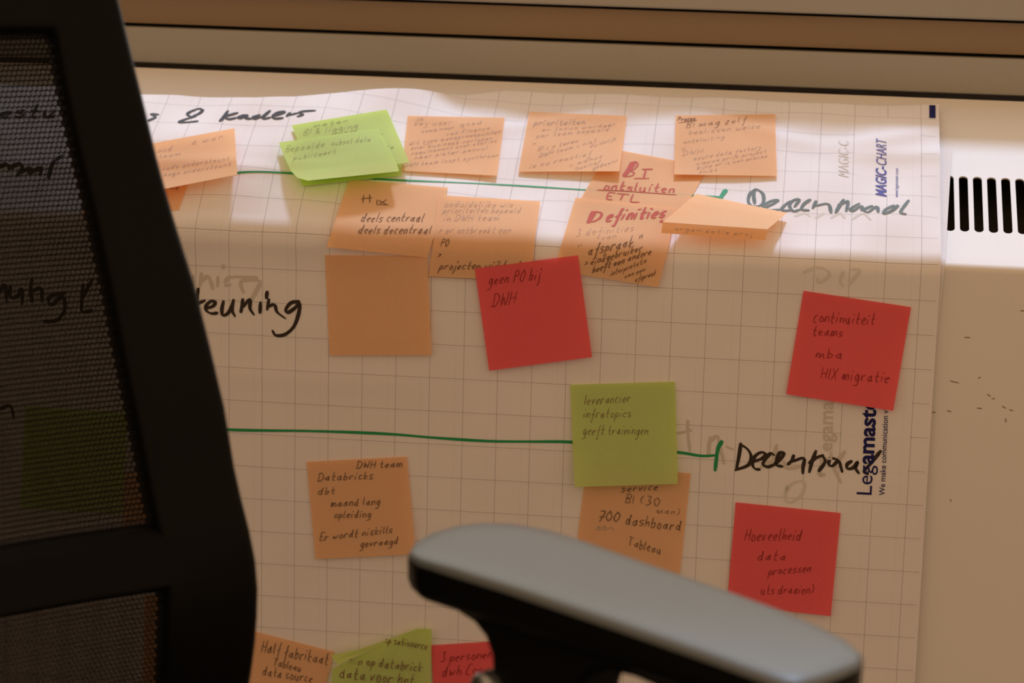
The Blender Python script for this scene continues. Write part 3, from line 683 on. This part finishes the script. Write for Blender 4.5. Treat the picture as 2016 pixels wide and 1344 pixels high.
# carrier and stem, cut in the vertical plane through the pad's axis
nrm = Wd
p0 = ctr + Wd*.012
STEM = [(930,1185),(975,1212),(997,1240),(1009,1275),(1012,1330),(1012,1800),(1170,1800),(1180,1360),(1190,1328),(1208,1313),(1240,1307),(1290,1318),(1340,1340),(1420,1366),(1400,1320),(1200,1240),(1000,1175)]
sp_ = [plane_hit(x, y, nrm, p0) for x, y in STEM]
def extrude_poly(name, pts, d, mat, bevel=.004):
    n = len(pts); vs = [p-d/2 for p in pts] + [p+d/2 for p in pts]
    fs = [tuple(range(n)), tuple(range(2*n-1, n-1, -1))] + [(i, (i+1) % n, (i+1) % n+n, i+n) for i in range(n)]
    o = mesh_obj(name, vs, fs, mat)
    bm = bmesh.new(); bm.from_mesh(o.data); bmesh.ops.recalc_face_normals(bm, faces=bm.faces); bm.to_mesh(o.data); bm.free()
    md = o.modifiers.new('bevel', 'BEVEL'); md.width = bevel; md.segments = 3; md.limit_method = 'ANGLE'; md.angle_limit = .9
    keep(o, chair); return o
extrude_poly('armrest_support', sp_, Wd*.034, PLAS)
def cyl(name, p0, p1, r0, r1, mat, n=20, parent=None, cap=True):
    p0, p1 = np.array(p0, float), np.array(p1, float); d = p1-p0; L = np.linalg.norm(d); d /= L
    a = np.cross(d, [0, 0, 1.]) if abs(d[2]) < .9 else np.cross(d, [1., 0, 0]); a /= np.linalg.norm(a); b = np.cross(d, a)
    vs = []; b_ = min(r0, r1, L/2)*.25
    prof = [(b_*0, r0-b_), (b_, r0), (L-b_, r1), (L, r1-b_)]
    for s_, r in prof:
        for i in range(n):
            an = 2*math.pi*i/n; vs.append(p0+d*s_+(a*math.cos(an)+b*math.sin(an))*r)
    fs = [(k*n+i, k*n+(i+1) % n, (k+1)*n+(i+1) % n, (k+1)*n+i) for k in range(3) for i in range(n)] + [tuple(reversed(range(n))), tuple(range(3*n, 4*n))]
    o = mesh_obj(name, vs, fs, mat, smooth=True)
    if parent is None: keep(o, chair)
    else: keep(o, parent)
    return o
kp = plane_hit(1000, 1352, nrm, p0+Wd*.01)
cyl('height_lever', kp+Wd*.014-Fd*.006, kp-Wd*.014-Fd*.006, .0085, .0085, METAL)
# other side
def copy_shift(name, vs, fs, mat, sh):
    o = mesh_obj(name, [v+sh for v in vs], fs, mat, smooth=True); keep(o, chair); return o
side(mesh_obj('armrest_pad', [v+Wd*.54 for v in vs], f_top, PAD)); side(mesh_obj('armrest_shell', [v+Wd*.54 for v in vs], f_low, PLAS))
extrude_poly('armrest_support', [p+Wd*.54 for p in sp_], Wd*.034, PLAS)
# backrest: the far post's outer edge lies in the vertical plane of the armrest
q0 = ctr + Wd*.02
OUTER = [(228,-40),(238,0),(262,100),(287,200),(318,330),(350,440),(388,560),(418,680),(446,800),(466,920),(484,1000),(500,1060),(510,1120),(513,1180),(508,1260),(497,1344),(480,1440),(450,1540)]
oz = []
for x, y in OUTER:
    p = plane_hit(x, y, Wd, q0); oz.append((p[2], (p-q0)@Fd))
oz.sort(); ozz = [a for a, _ in oz]; ozf = [b for _, b in oz]
WB = .46
def back_p(w, z, d=0.0):
    f = float(np.interp(z, ozz, ozf)); e = w/WB
    return q0*np.array([1, 1, 0]) + Fd*(f - .045*4*e*(1-e) - d) + Wd*w + np.array([0, 0, z])
def solve_back(px, py, g):
    w, z = g
    def F(w, z):
        d = back_p(w, z) - CAM; q = d@FW
        return np.array([FPX*(d@RT)/q-(px-1008), -FPX*(d@UP)/q-(py-672)])
    for _ in range(20):
        r = F(w, z)
        if abs(r).max() < .05: break
        e = 1e-4; J = np.array([(F(w+e, z)-r)/e, (F(w, z+e)-r)/e]).T; s_ = np.linalg.solve(J, -r); w += s_[0]; z += s_[1]
    return w, z
INNER = [(72,-30),(88,60),(103,150),(124,250),(148,350),(172,450),(195,560),(222,700),(248,830),(268,930),(286,1020),(300,1080),(310,1180),(308,1260),(305,1344),(300,1440)]
inn = [solve_back(x+24, y, (.06, ZA)) for x, y in INNER]
inn.sort(key=lambda a: a[1]); iz = [b for _, b in inn]; iw = [a for a, _ in inn]
def w_in(z): return float(np.interp(z, iz, iw))
zt, zb = ozz[-1]+.012, ozz[0]
zrail = solve_back(88, 56, (.06, ZA))[1]; 
rows_z = list(np.linspace(zb, zb+.05, 4)) + list(np.linspace(zb+.07, zrail-.004, 22)) + list(np.linspace(zrail, zt, 5))
cols = []
vs = []; fs = []
nA, nM = 4, 12
for z in rows_z:
    wi = w_in(z)
    ws = [wi*k/nA for k in range(nA+1)] + [wi+(WB-2*wi)*k/nM for k in range(1, nM)] + [WB-wi*(nA-k)/nA for k in range(nA+1)]
    for q in ws: vs.append(back_p(q, z))
nc = len(ws); nr = len(rows_z)
for r in range(nr-1):
    for c in range(nc-1):
        if r < 3 or r >= nr-5 or c < nA or c >= nc-1-nA: fs.append((r*nc+c, r*nc+c+1, (r+1)*nc+c+1, (r+1)*nc+c))
bf = mesh_obj('backrest_frame', vs, fs, PLAS)
bm = bmesh.new(); bm.from_mesh(bf.data); bmesh.ops.delete(bm, geom=[v for v in bm.verts if not v.link_faces], context='VERTS'); bmesh.ops.recalc_face_normals(bm, faces=bm.faces)
f0 = bm.faces[:][0]; f0.normal_update()
if f0.normal.dot(Vector(Fd)) < 0: bmesh.ops.reverse_faces(bm, faces=bm.faces)
bm.to_mesh(bf.data); bm.free()
for p in bf.data.polygons: p.use_smooth = True
so_ = bf.modifiers.new('thick', 'SOLIDIFY'); so_.thickness = .022; so_.offset = -1
bv = bf.modifiers.new('bevel', 'BEVEL'); bv.width = .008; bv.segments = 3; bv.limit_method = 'ANGLE'; bv.angle_limit = .9
keep(bf, chair)
# lumbar bar
za, zc_ = solve_back(290, 1048, (.06, ZA))[1], solve_back(300, 1172, (.06, ZA))[1]
vs = []; fs = []
ws = np.linspace(.03, WB-.03, 24)
for q in ws:
    for (zz, d) in ((za, .002), (za-.004, -.004), (zc_+.004, -.004), (zc_, .002), (zc_, .016), (za, .016)): vs.append(back_p(q, zz, d+.004))
for i in range(len(ws)-1):
    for kx in range(6): fs.append((i*6+kx, i*6+(kx+1) % 6, (i+1)*6+(kx+1) % 6, (i+1)*6+kx))
fs += [tuple(range(6)), tuple(range(len(vs)-1, len(vs)-7, -1))]
keep(mesh_obj('lumbar_bar', vs, fs, PLAS), chair)
# woven mesh: rows of thread with bridges between, holes staggered
pw, ph = .0026, .0027; hw, hh = .00046, .00080
vs = []; fs = []
def quad(w0, w1, z0, z1, d=.012):
    b = len(vs); vs.extend([back_p(w0, z0, d), back_p(w1, z0, d), back_p(w1, z1, d), back_p(w0, z1, d)]); fs.append((b, b+1, b+2, b+3))
zz = zb+.045; r = 0
while zz < zt-.02:
    wi = w_in(zz)-.016; n = 24
    for k_ in range(n): quad(wi+(WB-2*wi)*k_/n, wi+(WB-2*wi)*(k_+1)/n, zz, zz+ph-hh)
    x = wi + (pw/2 if r % 2 else 0)
    while x < min(WB-wi, .30):
        quad(x+hw, x+pw, zz+ph-hh, zz+ph); x += pw
    if WB-wi > .30: quad(x, WB-wi, zz+ph-hh, zz+ph)
    zz += ph; r += 1
mp_ = mesh_obj('mesh_panel', vs, fs, MESHM); mp_['kind'] = 'stuff'; keep(mp_, chair)
# seat, column, base
def rot(p): return seat_c*np.array([1, 1, 0]) + Fd*p[0] + Wd*p[1] + np.array([0, 0, p[2]])
def superell(name, a, b, z0, z1, mat, e=3.2):
    vs = []; fs = []; n = 40; pr = [(.90, z0), (1.0, z0+.02), (1.0, z1-.025), (.95, z1-.006), (.80, z1), (.0001, z1+.004)]
    for s_, z in pr:
        for i in range(n):
            an = 2*math.pi*i/n; c, s2 = math.cos(an), math.sin(an)
            vs.append(rot((a*s_*math.copysign(abs(c)**(2/e), c), b*s_*math.copysign(abs(s2)**(2/e), s2), z)))
    for r in range(len(pr)-1):
        for i in range(n): fs.append((r*n+i, r*n+(i+1) % n, (r+1)*n+(i+1) % n, (r+1)*n+i))
    fs.append(tuple(reversed(range(n))))
    o = mesh_obj(name, vs, fs, mat, smooth=True); keep(o, chair)
superell('seat', .24, .235, .385, .455, SEATM)
keep(box('seat_plate', *(seat_c[0]-.10, seat_c[0]+.10, seat_c[1]-.10, seat_c[1]+.10), .35, .386, PLAS, bevel=.006), chair)
for sgn in (-1, 1):
    a_ = rot((0.0, sgn*.27, .40)); b_ = rot((0.0, sgn*.12, .37))
    cyl('arm_bracket', a_, b_, .02, .02, PLAS, 12)
    # the stem runs down to the bracket
    tl = np.mean([sp_[5], sp_[6]], axis=0) + (Wd*.54 if sgn > 0 else 0)
    cyl('arm_post', tl+np.array([0, 0, .06]), np.array([a_[0], a_[1], .395]), .016, .018, PLAS, 12)
bp0 = back_p(WB/2, zb+.02, .01)
cyl('back_bracket', bp0, rot((-.08, 0, .37)), .022, .025, PLAS, 16)
cyl('gas_column', rot((0, 0, .09)), rot((0, 0, .36)), .028, .022, METAL)
cyl('base_hub', rot((0, 0, .065)), rot((0, 0, .125)), .045, .038, PLAS)
for i in range(5):
    an = 2*math.pi*i/5+.3; e = rot((.30*math.cos(an), .30*math.sin(an), .075)); c = rot((0.03*math.cos(an), .03*math.sin(an), .095))
    cyl('base_leg', c, e, .024, .016, PLAS, 10)
    sd = np.cross((e-c)/np.linalg.norm(e-c), [0, 0, 1.]); f_ = e+np.array([0, 0, -.0475])
    cyl('caster', f_-sd*.022, f_+sd*.022, .0275, .0275, PLAS, 18)
